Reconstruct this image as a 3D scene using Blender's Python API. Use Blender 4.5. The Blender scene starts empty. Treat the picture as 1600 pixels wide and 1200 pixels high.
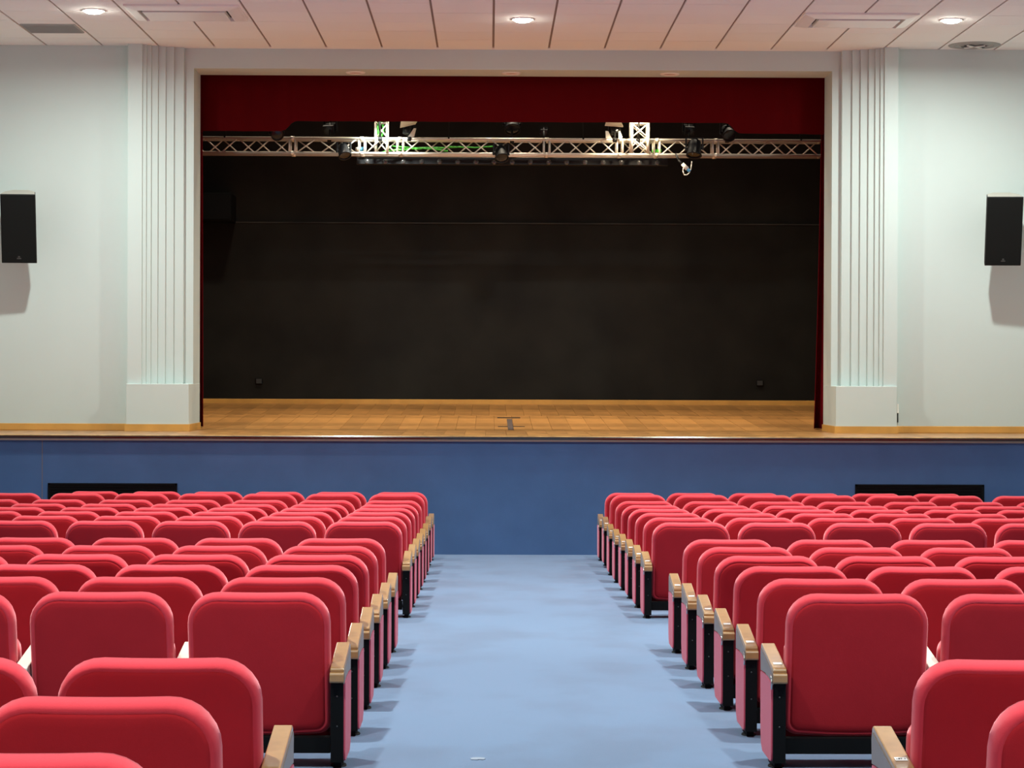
import bpy, math, random
from mathutils import Vector, Matrix, Euler

random.seed(4)
SC = bpy.context.scene
COL = SC.collection

# ---------------------------------------------------------------- camera
F = 3560.0
CAM = Vector((0.0, 0.0, 1.84))
cam_d = bpy.data.cameras.new('camera')
cam = bpy.data.objects.new('camera', cam_d)
COL.objects.link(cam)
cam_d.sensor_fit = 'HORIZONTAL'
cam_d.sensor_width = 36.0
cam_d.lens = 36.0 * F / 1600.0
cam_d.clip_start = 0.05
cam_d.clip_end = 200
YAW, PITCH, ROLL = -35.0 / F, -20.0 / F, math.radians(0.2)
ROT = (Matrix.Rotation(YAW, 3, 'Z') @ Matrix.Rotation(math.pi / 2 + PITCH, 3, 'X') @ Matrix.Rotation(ROLL, 3, 'Z'))
cam.matrix_world = Matrix.Translation(CAM) @ ROT.to_4x4()
SC.camera = cam

# ---------------------------------------------------------------- world, exposure
w = bpy.data.worlds.new('world')
SC.world = w
w.use_nodes = True
w.node_tree.nodes['Background'].inputs[0].default_value = (0.5, 0.5, 0.55, 1)
w.node_tree.nodes['Background'].inputs[1].default_value = 0.02
SC.view_settings.view_transform = 'Standard'
SC.view_settings.look = 'None'
SC.view_settings.exposure = 0.0
SC.view_settings.gamma = 1.0
SC.view_settings.use_curve_mapping = False
SC.cycles.use_denoising = True
SC.cycles.max_bounces = 8
SC.cycles.sample_clamp_indirect = 6.0

LAMP_W = 122.0            # each ceiling downlight in the row by the stage
LAMP_HALL_W = (135.0, 115.0, 108.0, 98.0, 95.0)   # over the seats, from the stage to the rear
LAMP_COL = (0.93, 1.0, 0.94)
STAGE_SPOT_W = 115.0
FILL_W = 64.0           # each fill light added unseen in the stage ceiling     # each stage lantern that is switched on


def at(px, py, Y):
    """point of the picture (1600x1200) at the depth plane Y, in metres"""
    d = ROT @ Vector(((px - 800.0) / F, (600.0 - py) / F, -1.0))
    return CAM + d * ((Y - CAM.y) / d.y)


def X(px, Y, py=600):
    return at(px, py, Y).x


def Z(py, Y, px=800):
    return at(px, py, Y).z


# ---------------------------------------------------------------- materials
def mat(name, col, rough=0.7, metal=0.0, spec=0.5, sheen=0.0, sheen_tint=(1, 1, 1), bump=None, vary=None, emit=None,
        coat=0.0, rnd=0.0):
    """bump=(scale, strength, distance); vary=(scale, amount); rnd = per object brightness spread"""
    m = bpy.data.materials.new(name)
    m.use_nodes = True
    nt = m.node_tree
    b = nt.nodes['Principled BSDF']
    b.inputs['Base Color'].default_value = (*col, 1)
    b.inputs['Roughness'].default_value = rough
    b.inputs['Metallic'].default_value = metal
    b.inputs['Specular IOR Level'].default_value = spec
    b.inputs['Coat Weight'].default_value = coat
    b.inputs['Coat Roughness'].default_value = 0.12
    if sheen:
        b.inputs['Sheen Weight'].default_value = sheen
        b.inputs['Sheen Roughness'].default_value = 0.45
        b.inputs['Sheen Tint'].default_value = (*sheen_tint, 1)
    if emit:
        b.inputs['Emission Color'].default_value = (*emit[0], 1)
        b.inputs['Emission Strength'].default_value = emit[1]
    tc = nt.nodes.new('ShaderNodeTexCoord')
    colout = None
    if vary:
        n = nt.nodes.new('ShaderNodeTexNoise')
        n.inputs['Scale'].default_value = vary[0]
        n.inputs['Detail'].default_value = 5
        nt.links.new(tc.outputs['Object'], n.inputs['Vector'])
        mr = nt.nodes.new('ShaderNodeMapRange')
        mr.inputs['From Min'].default_value = 0.3
        mr.inputs['From Max'].default_value = 0.7
        mr.inputs['To Min'].default_value = 1 - vary[1]
        mr.inputs['To Max'].default_value = 1 + vary[1]
        nt.links.new(n.outputs['Fac'], mr.inputs['Value'])
        colout = mr.outputs['Result']
    if rnd:
        oi = nt.nodes.new('ShaderNodeObjectInfo')
        mr2 = nt.nodes.new('ShaderNodeMapRange')
        mr2.inputs['To Min'].default_value = 1 - rnd
        mr2.inputs['To Max'].default_value = 1 + rnd
        nt.links.new(oi.outputs['Random'], mr2.inputs['Value'])
        if colout is None:
            colout = mr2.outputs['Result']
        else:
            mu = nt.nodes.new('ShaderNodeMath')
            mu.operation = 'MULTIPLY'
            nt.links.new(colout, mu.inputs[0])
            nt.links.new(mr2.outputs['Result'], mu.inputs[1])
            colout = mu.outputs[0]
    if colout is not None:
        vm = nt.nodes.new('ShaderNodeVectorMath')
        vm.operation = 'SCALE'
        vm.inputs[0].default_value = col
        nt.links.new(colout, vm.inputs['Scale'])
        nt.links.new(vm.outputs[0], b.inputs['Base Color'])
    if bump:
        n = nt.nodes.new('ShaderNodeTexNoise')
        n.inputs['Scale'].default_value = bump[0]
        n.inputs['Detail'].default_value = 3
        nt.links.new(tc.outputs['Object'], n.inputs['Vector'])
        bp = nt.nodes.new('ShaderNodeBump')
        bp.inputs['Strength'].default_value = bump[1]
        bp.inputs['Distance'].default_value = bump[2]
        nt.links.new(n.outputs['Fac'], bp.inputs['Height'])
        nt.links.new(bp.outputs['Normal'], b.inputs['Normal'])
    return m


M = {}
M['wall'] = mat('pale_wall_paint', (0.60, 0.695, 0.665), 0.6, spec=0.3, bump=(60, 0.05, 0.002), vary=(0.6, 0.02))
M['hall'] = mat('hall_wall_paint', (0.74, 0.80, 0.79), 0.8)
M['tile'] = mat('ceiling_tile', (0.90, 0.90, 0.86), 0.9, spec=0.2, bump=(120, 0.12, 0.002), rnd=0.02)
M['tbar'] = mat('ceiling_gap', (0.30, 0.25, 0.22), 0.9)
M['white'] = mat('white_enamel', (0.95, 0.95, 0.88), 0.35)
M['grey_grille'] = mat('grey_grille', (0.36, 0.37, 0.34), 0.6)
M['dark'] = mat('dark_recess', (0.03, 0.03, 0.03), 0.8)
M['carpet'] = mat('blue_carpet', (0.145, 0.215, 0.37), 1.0, spec=0.1, sheen=0.35, sheen_tint=(0.75, 0.85, 1), bump=(260, 0.35, 0.004))
M['riser'] = mat('blue_riser_carpet', (0.080, 0.160, 0.325), 1.0, spec=0.1, sheen=0.12, sheen_tint=(0.7, 0.8, 1), bump=(200, 0.3, 0.004), vary=(3, 0.06))
M['black'] = mat('black_metal', (0.004, 0.0045, 0.005), 0.6, spec=0.12)
M['dimscrew'] = mat('dim_screw', (0.10, 0.10, 0.10), 0.4, metal=1)
M['screw'] = mat('steel', (0.55, 0.55, 0.55), 0.3, metal=1)
M['red'] = mat('red_fabric', (0.70, 0.046, 0.066), 0.9, spec=0.12, sheen=0.9, sheen_tint=(1, 0.42, 0.45), bump=(350, 0.25, 0.0015), rnd=0.05)
M['redshade'] = mat('red_fabric_shaded', (0.50, 0.023, 0.031), 0.95, spec=0.08, sheen=0.08, sheen_tint=(1, 0.45, 0.5), bump=(350, 0.25, 0.0015), vary=(5, 0.05), rnd=0.05)  # cushion cloth again, darkened in colour for the shade on the rear faces
M['redside'] = mat('rose_side_fabric', (0.62, 0.095, 0.145), 0.9, spec=0.12, sheen=0.45, sheen_tint=(1, 0.6, 0.7), bump=(350, 0.25, 0.0015))
M['arm'] = mat('varnished_armrest', (0.38, 0.205, 0.078), 0.3, spec=0.6, coat=0.6, vary=(25, 0.10))
M['armend'] = mat('armrest_side_grey', (0.26, 0.22, 0.20), 0.45)
M['arm_glare'] = mat('armrest_glare_cream', (0.68, 0.61, 0.51), 0.4, coat=0.2)  # cream colour stands in for the glossy reflection on the wooden tops
M['plate'] = mat('white_plate', (0.85, 0.84, 0.80), 0.4)
M['scrap'] = mat('pale_scrap', (0.25, 0.29, 0.36), 0.9)
M['ink'] = mat('dark_ink', (0.04, 0.04, 0.04), 0.7)
M['board'] = mat('stage_board', (0.40, 0.185, 0.052), 0.33, spec=0.5, vary=(3, 0.3), rnd=0.13)
M['base'] = mat('baseboard_wood', (0.68, 0.36, 0.085), 0.4, vary=(4, 0.12))
M['goldedge'] = mat('polished_edge', (0.55, 0.33, 0.12), 0.2, spec=0.7, coat=0.7, vary=(9, 0.35))
M['nosing'] = mat('dark_nosing', (0.030, 0.020, 0.009), 0.25, spec=0.7, coat=0.5, vary=(18, 0.3))
M['strip'] = mat('grey_strip', (0.22, 0.185, 0.16), 0.5)
M['stagewall'] = mat('black_stage_wall', (0.0118, 0.0114, 0.0092), 0.5, spec=0.2, vary=(1.6, 0.4))
M['drape'] = mat('dark_red_velvet', (0.085, 0.0015, 0.003), 0.95, spec=0.05, sheen=0.05, sheen_tint=(1, 0.2, 0.2))
M['legdrape'] = mat('brightened_curtain_velvet', (0.17, 0.003, 0.008), 0.95, spec=0.05, sheen=0.05, sheen_tint=(1, 0.2, 0.2))  # valance velvet brightened in colour, as little light reaches the sides
M['alu'] = mat('bounce_tinted_aluminium', (0.68, 0.62, 0.52), 0.38, metal=0.55)  # warm tint paints in the light bounced up from the stage boards
M['lantern'] = mat('black_lantern', (0.009, 0.009, 0.010), 0.55, spec=0.2)
M['barn'] = mat('pale_barn_door', (0.62, 0.58, 0.50), 0.5)
M['lens'] = mat('lens_glass', (0.012, 0.012, 0.015), 0.12, spec=0.35)
M['glint'] = mat('batten_lens', (0.07, 0.07, 0.07), 0.1, spec=0.9, metal=0.3)
M['lamp'] = mat('lamp_glow', (1, 1, 1), 0.5, emit=((1.0, 0.98, 0.88), 130))
M['lamp_hall'] = mat('lamp_glow_hall', (1, 1, 1), 0.5, emit=((1.0, 0.98, 0.88), 16))
M['hot'] = mat('fill_light_glow', (1, 1, 1), 0.5, emit=((1.0, 0.9, 0.75), 30))
M['green'] = mat('green_cable', (0.06, 0.46, 0.04), 0.5)
M['blue'] = mat('blue_plug', (0.10, 0.45, 0.80), 0.5)
M['cable'] = mat('white_cable', (0.75, 0.72, 0.64), 0.5)
M['speaker'] = mat('speaker_cloth', (0.007, 0.0075, 0.007), 0.85, spec=0.15, bump=(400, 0.3, 0.001))
M['spk_body'] = mat('speaker_cabinet', (0.045, 0.045, 0.043), 0.75)
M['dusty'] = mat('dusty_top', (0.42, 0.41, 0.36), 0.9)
M['subfloor'] = mat('dark_subfloor', (0.13, 0.06, 0.02), 0.8)
M['ledge'] = mat('ledge_highlight', (0.018, 0.017, 0.014), 0.6, vary=(2.2, 0.95))  # patchy colour of a highlight painted along the ledge edge
M['tape'] = mat('dark_tape', (0.025, 0.02, 0.016), 0.8, spec=0.1)
M['gtape'] = mat('grey_tape', (0.075, 0.052, 0.045), 0.7, spec=0.2)
M['soffit'] = mat('soffit_trim', (0.62, 0.42, 0.33), 0.5)


# carpet: add stains of its own
def stains():
    nt = M['carpet'].node_tree
    b = nt.nodes['Principled BSDF']
    tc = nt.nodes.new('ShaderNodeTexCoord')
    mp = nt.nodes.new('ShaderNodeMapping')
    mp.inputs['Scale'].default_value = (1.4, 0.8, 1)
    n = nt.nodes.new('ShaderNodeTexNoise')
    n.inputs['Scale'].default_value = 1.3
    n.inputs['Detail'].default_value = 6
    r = nt.nodes.new('ShaderNodeValToRGB')
    r.color_ramp.elements[0].position = 0.36
    r.color_ramp.elements[0].color = (0.128, 0.180, 0.275, 1)
    r.color_ramp.elements[1].position = 0.56
    r.color_ramp.elements[1].color = (0.142, 0.212, 0.330, 1)
    nt.links.new(tc.outputs['Object'], mp.inputs['Vector'])
    nt.links.new(mp.outputs['Vector'], n.inputs['Vector'])
    nt.links.new(n.outputs['Fac'], r.inputs['Fac'])
    nt.links.new(r.outputs['Color'], b.inputs['Base Color'])


stains()


# ---------------------------------------------------------------- mesh helpers
class MB:
    def __init__(self):
        self.v, self.f, self.sm = [], [], []

    def add(self, vs, fs, smooth=False):
        n = len(self.v)
        self.v += [tuple(p) for p in vs]
        for f in fs:
            self.f.append(tuple(n + i for i in f))
            self.sm.append(smooth)
        return self

    def box(self, lo, hi, T=None):
        x0, y0, z0 = lo
        x1, y1, z1 = hi
        vs = [Vector(p) for p in ((x0, y0, z0), (x1, y0, z0), (x1, y1, z0), (x0, y1, z0),
                                  (x0, y0, z1), (x1, y0, z1), (x1, y1, z1), (x0, y1, z1))]
        if T is not None:
            vs = [T @ p for p in vs]
        return self.add(vs, [(0, 3, 2, 1), (4, 5, 6, 7), (0, 1, 5, 4), (1, 2, 6, 5), (2, 3, 7, 6), (3, 0, 4, 7)])

    def hexa(self, vs):
        """8 corner points ordered as in box()"""
        return self.add(vs, [(0, 3, 2, 1), (4, 5, 6, 7), (0, 1, 5, 4), (1, 2, 6, 5), (2, 3, 7, 6), (3, 0, 4, 7)])

    def prism(self, poly, a, b, axis, T=None):
        """extrude a 2D polygon between a and b along axis (x, y or z)"""
        def p3(p, t):
            u, v = p
            q = {'x': (t, u, v), 'y': (u, t, v), 'z': (u, v, t)}[axis]
            return Vector(q) if T is None else T @ Vector(q)
        n = len(poly)
        vs = [p3(p, a) for p in poly] + [p3(p, b) for p in poly]
        fs = [tuple(range(n - 1, -1, -1)), tuple(range(n, 2 * n))]
        fs += [(i, (i + 1) % n, n + (i + 1) % n, n + i) for i in range(n)]
        return self.add(vs, fs)

    def tube(self, p, q, r, r2=None, n=8, caps=True):
        p, q = Vector(p), Vector(q)
        r2 = r if r2 is None else r2
        d = (q - p).normalized()
        u = d.orthogonal().normalized()
        v = d.cross(u)
        vs = []
        for c, rr in ((p, r), (q, r2)):
            for k in range(n):
                a = 2 * math.pi * k / n
                vs.append(c + u * (rr * math.cos(a)) + v * (rr * math.sin(a)))
        self.add(vs, [(k, (k + 1) % n, n + (k + 1) % n, n + k) for k in range(n)], True)
        if caps:
            self.add(vs[:n], [tuple(range(n - 1, -1, -1))])
            self.add(vs[n:], [tuple(range(n))])
        return self

    def path(self, pts, r, n=7):
        for a, b in zip(pts[:-1], pts[1:]):
            self.tube(a, b, r, n=n)
        return self

    def lathe(self, prof, T=None, n=24, smooth=True):
        """prof: (radius, height) pairs about z"""
        vs = []
        for r, h in prof:
            for k in range(n):
                a = 2 * math.pi * k / n
                p = Vector((r * math.cos(a), r * math.sin(a), h))
                vs.append(p if T is None else T @ p)
        fs = []
        for i in range(len(prof) - 1):
            for k in range(n):
                k2 = (k + 1) % n
                fs.append((i * n + k, i * n + k2, (i + 1) * n + k2, (i + 1) * n + k))
        return self.add(vs, fs, smooth)

    def mesh(self, name, m, recalc=True):
        me = bpy.data.meshes.new(name)
        me.from_pydata(self.v, [], self.f)
        me.materials.append(m)
        me.polygons.foreach_set('use_smooth', self.sm)
        if recalc:
            import bmesh
            bm = bmesh.new()
            bm.from_mesh(me)
            bmesh.ops.remove_doubles(bm, verts=bm.verts, dist=1e-6)
            bmesh.ops.recalc_face_normals(bm, faces=bm.faces)
            bm.to_mesh(me)
            bm.free()
        me.update()
        return me

    def build(self, name, m, parent=None, loc=None):
        return link(name, self.mesh(name, m), parent, loc)


def link(name, data, parent=None, loc=None):
    o = bpy.data.objects.new(name, data)
    COL.objects.link(o)
    if parent is not None:
        o.parent = parent
    if loc is not None:
        o.location = loc
    return o


def bevel(o, width=0.004, seg=2):
    b = o.modifiers.new('bevel', 'BEVEL')
    b.width = width
    b.segments = seg
    b.limit_method = 'ANGLE'
    return o


def tag(o, label=None, cat=None, group=None, kind=None):
    for k, v in (('label', label), ('category', cat), ('group', group), ('kind', kind)):
        if v:
            o[k] = v
    return o


def thing(name, label, cat, loc=(0, 0, 0), rot=(0, 0, 0), group=None):
    o = link(name, None)
    o.empty_display_size = 0.1
    o.location = loc
    o.rotation_euler = rot
    return tag(o, label, cat, group)


def structure(o):
    o['kind'] = 'structure'
    return o


def copy_tree(o, parent=None):
    c = o.copy()
    COL.objects.link(c)
    if parent is not None:
        c.parent = parent
    for ch in kids(o):
        copy_tree(ch, c)
    return c


def kids(o):
    return list(KIDS.get(o.name, ()))


KIDS = {}


def lerp_knots(kn, x):
    for (a, fa), (b, fb) in zip(kn[:-1], kn[1:]):
        if x <= b:
            return fa + (fb - fa) * (x - a) / (b - a)
    return kn[-1][1]


# ---------------------------------------------------------------- the hall shell
CEIL = 5.268
XL, XR = -6.4, 6.9
YB = -3.2
YF = 22.5                 # face of the stage front
YW = 24.14                # wall beside the proscenium
STAGE = 1.200             # stage floor at its front edge
YRAKE, RAKE, YSB = 25.0, 0.042, 30.0
SINK = 0.045              # the seats' own zero lies this far below the carpet
FLOOR_KNOTS = [(-3.3, 0.705), (4.03, 0.505), (5.82, 0.451), (8.35, 0.375), (12.85, 0.243), (15.3, 0.1764), (19.4, 0.067), (22.5, 0.026), (22.7, 0.026)]


def fz(y):
    return lerp_knots(FLOOR_KNOTS, y)


def sz(y):
    return STAGE + max(0.0, y - YRAKE) * RAKE


# floor: a gently raked carpet
fm = MB()
ny, nx = 105, 4
ys = [YB + (YF + 0.05 - YB) * i / ny for i in range(ny + 1)]
vs = []
for y in ys:
    for k in range(nx + 1):
        vs.append((XL + (XR - XL) * k / nx, y, fz(y)))
fm.add(vs, [(i * (nx + 1) + k, i * (nx + 1) + k + 1, (i + 1) * (nx + 1) + k + 1, (i + 1) * (nx + 1) + k) for i in range(ny) for k in range(nx)], True)
structure(fm.build('floor', M['carpet']))

# ceiling slab with tiles laid in it where the picture shows them
ceil = structure(MB().box((XL, YB, CEIL + 0.012), (XR, 24.9, CEIL + 0.10)).build('ceiling', M['tbar']))
P = 0.59
tile_me = MB().box((0.011, 0.002, 0), (P - 0.011, P - 0.002, 0.0125)).mesh('tile', M['tile'])
kx0 = int((XL - 0.027) / P) - 1
row_y = [24.2 - P * k for k in range(0, 10)]
for j in range(0, 9):
    for k in range(-11, 12):
        x0 = 0.027 + P * k
        if x0 < XL or x0 + P > XR:
            continue
        link('tile', tile_me, ceil, (x0, row_y[j] - P, CEIL + random.uniform(-0.0012, 0.0)))
edge = MB()
edge.box((XL, 24.2, CEIL), (XR, 24.85, CEIL + 0.0125))
edge.build('edge_tile_strip', M['tile'], ceil)
MB().box((XL, YB, CEIL), (XR, row_y[9] - 0.012, CEIL + 0.0125)).build('far_tile_field', M['tile'], ceil)
for xa, xb in ((XL, 0.027 + P * -10), (0.027 + P * 11, XR)):
    if xb - xa > 0.03:
        MB().box((xa, row_y[9], CEIL), (xb - 0.006, 24.2, CEIL + 0.0125)).build('edge_tile_strip', M['tile'], ceil)

# side and rear walls of the hall
structure(MB().box((XL - 0.2, YB, -0.2), (XL, 24.9, CEIL + 0.1)).build('wall_left', M['hall']))
structure(MB().box((XR, YB, -0.2), (XR + 0.2, 24.9, CEIL + 0.1)).build('wall_right', M['hall']))
structure(MB().box((XL - 0.2, YB - 0.2, -0.2), (XR + 0.2, YB, CEIL + 0.1)).build('wall_rear', M['hall']))

# proscenium wall: plan polygons with a fluted, stepped pilaster each side
ZT = CEIL + 0.012
YL = 24.33                # plane of the lintel
YI = 24.88                # back of the reveal


def plan(px_steps, px_open, px_back, outer_px, far_x):
    ys_ = [24.00 + 0.042 * k for k in range(len(px_steps))]
    pts = [(X(outer_px, 24.0), YI), (X(outer_px, 24.0), 24.0)]
    for k in range(len(px_steps)):
        xk = X(px_steps[k], ys_[k])
        pts.append((xk, ys_[k]))
        ynext = ys_[k + 1] if k + 1 < len(px_steps) else YL
        # a small raised fillet before the step back
        pts.append((xk, ynext))
    xo = X(px_open, YL)
    pts += [(xo, YL), (xo, YI)]
    return pts


pl = plan([221, 227.5, 235, 245.5, 257.5, 270.5, 286], 301.7, 312.6, 198.8, XL)
pr = plan([1380.5, 1374, 1366, 1355.5, 1343, 1330, 1314], 1298.3, 1286.5, 1401.5, XR)
structure(MB().prism(pl, sz(24) - 0.3, ZT, 'z').build('trim_6', M['wall']))['label'] = 'fluted pale pilaster left of the stage'
structure(MB().prism(pr, sz(24) - 0.3, ZT, 'z').build('trim_7', M['wall']))['label'] = 'fluted pale pilaster right of the stage'
structure(MB().box((XL, YW, 0.9), (X(198.8, 24.0), YI, ZT)).build('wall_proscenium_left', M['wall']))
structure(MB().box((X(1401.5, 24.0), YW, 0.9), (XR, YI, ZT)).build('wall_proscenium_right', M['wall']))
OX0, OX1 = X(301.7, YL), X(1298.3, YL)
ZL = Z(109.0, YL)
structure(MB().box((OX0, YL, ZL), (OX1, YI, ZT + 2.3)).build('wall_lintel', M['wall']))
lower = MB()
# pilaster base blocks
ZB = Z(601.5, 23.95)
for a, b, nm in ((196.8, 301.7, 'trim_1'), (1298.0, 1401.8, 'trim_2')):
    xa, xb = X(a, 23.95), X(b, 23.95)
    if nm == 'trim_1':
        xb = OX0 + 0.004
    else:
        xa = OX1 - 0.004
    t = MB().box((xa, 23.95, STAGE), (xb, YI - 0.02, ZB))
    bevel(structure(t.build(nm, M['wall'])), 0.006, 2)
# wooden baseboards on the stage
BH = 0.072


def baseboard(nm, lo, hi):
    o = structure(MB().box(lo, hi).build(nm, M['base']))
    return bevel(o, 0.004, 1)


xa, xb = X(196.8, 23.95), OX0 + 0.004
xc, xd = OX1 - 0.004, X(1401.8, 23.95)
baseboard('baseboard_left', (XL, YW - 0.014, STAGE), (xa - 0.012, YW, STAGE + BH))
baseboard('baseboard_right', (xd + 0.012, YW - 0.014, STAGE), (XR, YW, STAGE + BH))
for nm, a, b, side in (('baseboard_pilaster_left', xa, xb, 1), ('baseboard_pilaster_right', xc, xd, -1)):
    b_ = structure(MB().box((a - 0.012, 23.936, STAGE), (b + 0.012, 23.95, STAGE + BH))
                   .box((a - 0.012, 23.95, STAGE), (a, YI - 0.02 if side < 0 else YW, STAGE + BH))
                   .box((b, 23.95, STAGE), (b + 0.012, YI - 0.02 if side > 0 else YW, STAGE + BH)).build(nm, M['base']))

# stage front, nosing and stage floor
structure(MB().box((XL, YF, -0.05), (XR, YF + 0.10, STAGE - 0.045)).build('wall_stage_front', M['riser']))
seams = MB()
for px in (66, 1020):
    xs = X(px, YF, 720)
    seams.box((xs - 0.003, YF - 0.002, 0.0), (xs + 0.003, YF + 0.001, STAGE - 0.06))
nose = [(YF - 0.022, STAGE - 0.036), (YF - 0.026, STAGE - 0.026), (YF - 0.028, STAGE - 0.016), (YF - 0.024, STAGE - 0.007), (YF + 0.02, STAGE - 0.007), (YF + 0.02, STAGE - 0.036)]
gold = [(YF - 0.024, STAGE - 0.007), (YF - 0.022, STAGE - 0.002), (YF - 0.014, STAGE + 0.001), (YF - 0.006, STAGE + 0.0015), (YF + 0.02, STAGE + 0.001), (YF + 0.02, STAGE - 0.007)]
structure(MB().prism(gold, XL, XR, 'x').build('trim_8', M['goldedge']))
structure(MB().prism(nose, XL, XR, 'x').build('trim_3', M['nosing']))
structure(MB().box((XL, YF - 0.024, STAGE - 0.056), (XR, YF + 0.02, STAGE - 0.0365)).build('trim_4', M['strip']))
xs = X(66, YF, 720)
structure(MB().box((xs - 0.003, YF - 0.002, 0.0), (xs + 0.003, YF, STAGE - 0.06)).build('trim_5', M['strip']))

SXL, SXR = -4.7, 5.2
deck = MB()
deck.box((XL, YF + 0.02, STAGE - 0.05), (XR, YRAKE, STAGE - 0.014))
deck.hexa([(SXL, YRAKE, STAGE - 0.05), (SXR, YRAKE, STAGE - 0.05), (SXR, YSB, sz(YSB) - 0.05), (SXL, YSB, sz(YSB) - 0.05),
           (SXL, YRAKE, STAGE - 0.014), (SXR, YRAKE, STAGE - 0.014), (SXR, YSB, sz(YSB) - 0.014), (SXL, YSB, sz(YSB) - 0.014)])
deck = structure(deck.build('floor_stage', M['subfloor']))
BW = 0.212


def board_mesh(y0, y1):
    g = 0.0016
    ysb = [y0 + g, y1 - g]
    if y0 < YRAKE < y1:
        ysb.insert(1, YRAKE)
    m = MB()
    for ya, yb in zip(ysb[:-1], ysb[1:]):
        m.hexa([(g, ya, sz(ya) - 0.016), (BW - g, ya, sz(ya) - 0.016), (BW - g, yb, sz(yb) - 0.016), (g, yb, sz(yb) - 0.016),
                (g, ya, sz(ya)), (BW - g, ya, sz(ya)), (BW - g, yb, sz(yb)), (g, yb, sz(yb))])
    return m.mesh('plank', M['board'])


for y0, y1, off in ((YF + 0.02, 24.62, 0.0), (24.62, 27.45, 0.09), (27.45, YSB, 0.03)):
    me = board_mesh(y0, y1)
    lo, hi = (XL, XR) if y0 < 24 else (SXL, SXR)
    n = int((hi - lo - off) / BW)
    for k in range(n):
        link('plank', me, deck, (lo + off + k * BW, 0, random.uniform(-0.0008, 0.0004)))

# stage house behind the opening
ZLEDGE = Z(348.5, YSB - 0.06)
structure(MB().box((SXL, YSB, 0.8), (SXR, YSB + 0.2, 7.6)).build('wall_stage_back', M['stagewall']))
lowwall = MB()
lowwall.box((SXL, YSB - 0.06, 1.0), (SXR, YSB, ZLEDGE))
structure(lowwall.build('wall_stage_back_lower', M['stagewall']))
structure(MB().box((SXL, YSB - 0.068, ZLEDGE - 0.014), (SXR, YSB, ZLEDGE + 0.004)).build('trim_9', M['ledge']))  # strip added to carry the painted highlight of the ledge's front edge
structure(MB().box((SXL - 0.2, YI, 0.8), (SXL, YSB + 0.2, 7.6)).build('wall_stage_left', M['stagewall']))
structure(MB().box((SXR, YI, 0.8), (SXR + 0.2, YSB + 0.2, 7.6)).build('wall_stage_right', M['stagewall']))
structure(MB().box((SXL - 0.2, YI, 7.6), (SXR + 0.2, YSB + 0.2, 7.7)).build('ceiling_stage', M['stagewall']))
structure(MB().box((SXL - 0.2, YI - 0.03, CEIL + 0.1), (SXR + 0.2, YI + 0.02, 7.7)).box((SXL - 0.2, YI - 0.02, 0.9), (OX0 - 0.3, YI + 0.02, 7.6)).box((OX1 + 0.3, YI - 0.02, 0.9), (SXR + 0.2, YI + 0.02, 7.6)).build('wall_stage_house_front', M['stagewall']))
baseboard('baseboard_stage_back', (SXL, YSB - 0.075, sz(YSB) - 0.012), (SXR, YSB - 0.06, Z(624.5, YSB - 0.07)))


# ---------------------------------------------------------------- ceiling lamps (real light)
def downlight(label, x, y, group=None, power=LAMP_W, spread=172):
    r = thing('ceiling_downlight', label, 'light', (x, y, CEIL), group=group)
    MB().lathe([(0.088, 0.001), (0.092, -0.008), (0.108, -0.010), (0.118, -0.004), (0.118, 0.001)], n=28).build('trim_ring', M['white'], r)
    MB().lathe([(0.0, -0.034), (0.035, -0.033), (0.068, -0.026), (0.086, -0.014), (0.089, -0.004)], n=28).build('lens', M['lamp'] if spread > 120 else M['lamp_hall'], r)
    l = bpy.data.lights.new('downlight_beam', 'AREA')
    l.shape = 'DISK'
    l.size = 0.17
    l.energy = power
    l.color = LAMP_COL
    l.spread = math.radians(spread)
    lo = link('downlight_beam', l, r, (0, 0, -0.038))
    return r


lamp_x = (-3.79, 0.31, 4.47)
lamp_y0 = (21.79, 22.19, 22.1)
names_x = ('left', 'middle', 'right')
ords = ['first', 'second', 'third', 'fourth', 'fifth', 'sixth', 'seventh', 'eighth', 'ninth', 'tenth', 'eleventh', 'twelfth',
        'thirteenth', 'fourteenth', 'fifteenth', 'sixteenth', 'seventeenth', 'eighteenth']
first_lab = ('lit round ceiling downlight between the grey square vent and the left air conditioner',
             'lit round ceiling downlight over the middle of the stage front',
             'lit round ceiling downlight beside the round air diffuser')
GL = 'round downlights in the tiled ceiling'
for i in range(3):
    downlight(first_lab[i], lamp_x[i], lamp_y0[i], GL)
for j in range(1, 6):
    for x, nm in ((-1.77, 'left'), (2.39, 'right')):
        downlight('lit round ceiling downlight over the %s seats, %s lamp row from the stage' % (nm, ords[j]), x, 22.0 - 3.9 * j, GL, LAMP_HALL_W[j - 1], 118 if j == 1 else 102)


# ---------------------------------------------------------------- seats
PITCH_X = 0.58
HW = 0.262


def rounded_rect(w, z0, z1, r, n=7, dip=0.0, sag=0.0):
    """outline (x, z) counter-clockwise with corner radius r; dip lowers the middle of the top, sag lowers the middle of the bottom"""
    pts = []
    for cx, cz, a0 in ((w - r, z1 - r, 0), (-w + r, z1 - r, 90), (-w + r, z0 + r * 0.35, 180), (w - r, z0 + r * 0.35, 270)):
        rr = r if a0 in (0, 90) else r * 0.35
        ccx = cx if a0 in (0, 90) else (math.copysign(w - rr, cx))
        for k in range(n + 1):
            a = math.radians(a0 + 90.0 * k / n)
            pts.append((ccx + rr * math.cos(a), cz + rr * math.sin(a)))
        if a0 == 0:
            for t in (0.5, 0.0, -0.5):
                pts.append(((w - r) * t, z1))
        if a0 == 180:
            for t in (-0.5, 0.0, 0.5):
                pts.append(((w - rr) * t, z0))
    out = []
    for x, z in pts:
        t = max(0.0, 1 - (x / w) ** 2)
        if z > (z0 + z1) / 2:
            z -= dip * t
        else:
            z -= sag * t
        out.append((x, z))
    return out


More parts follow.
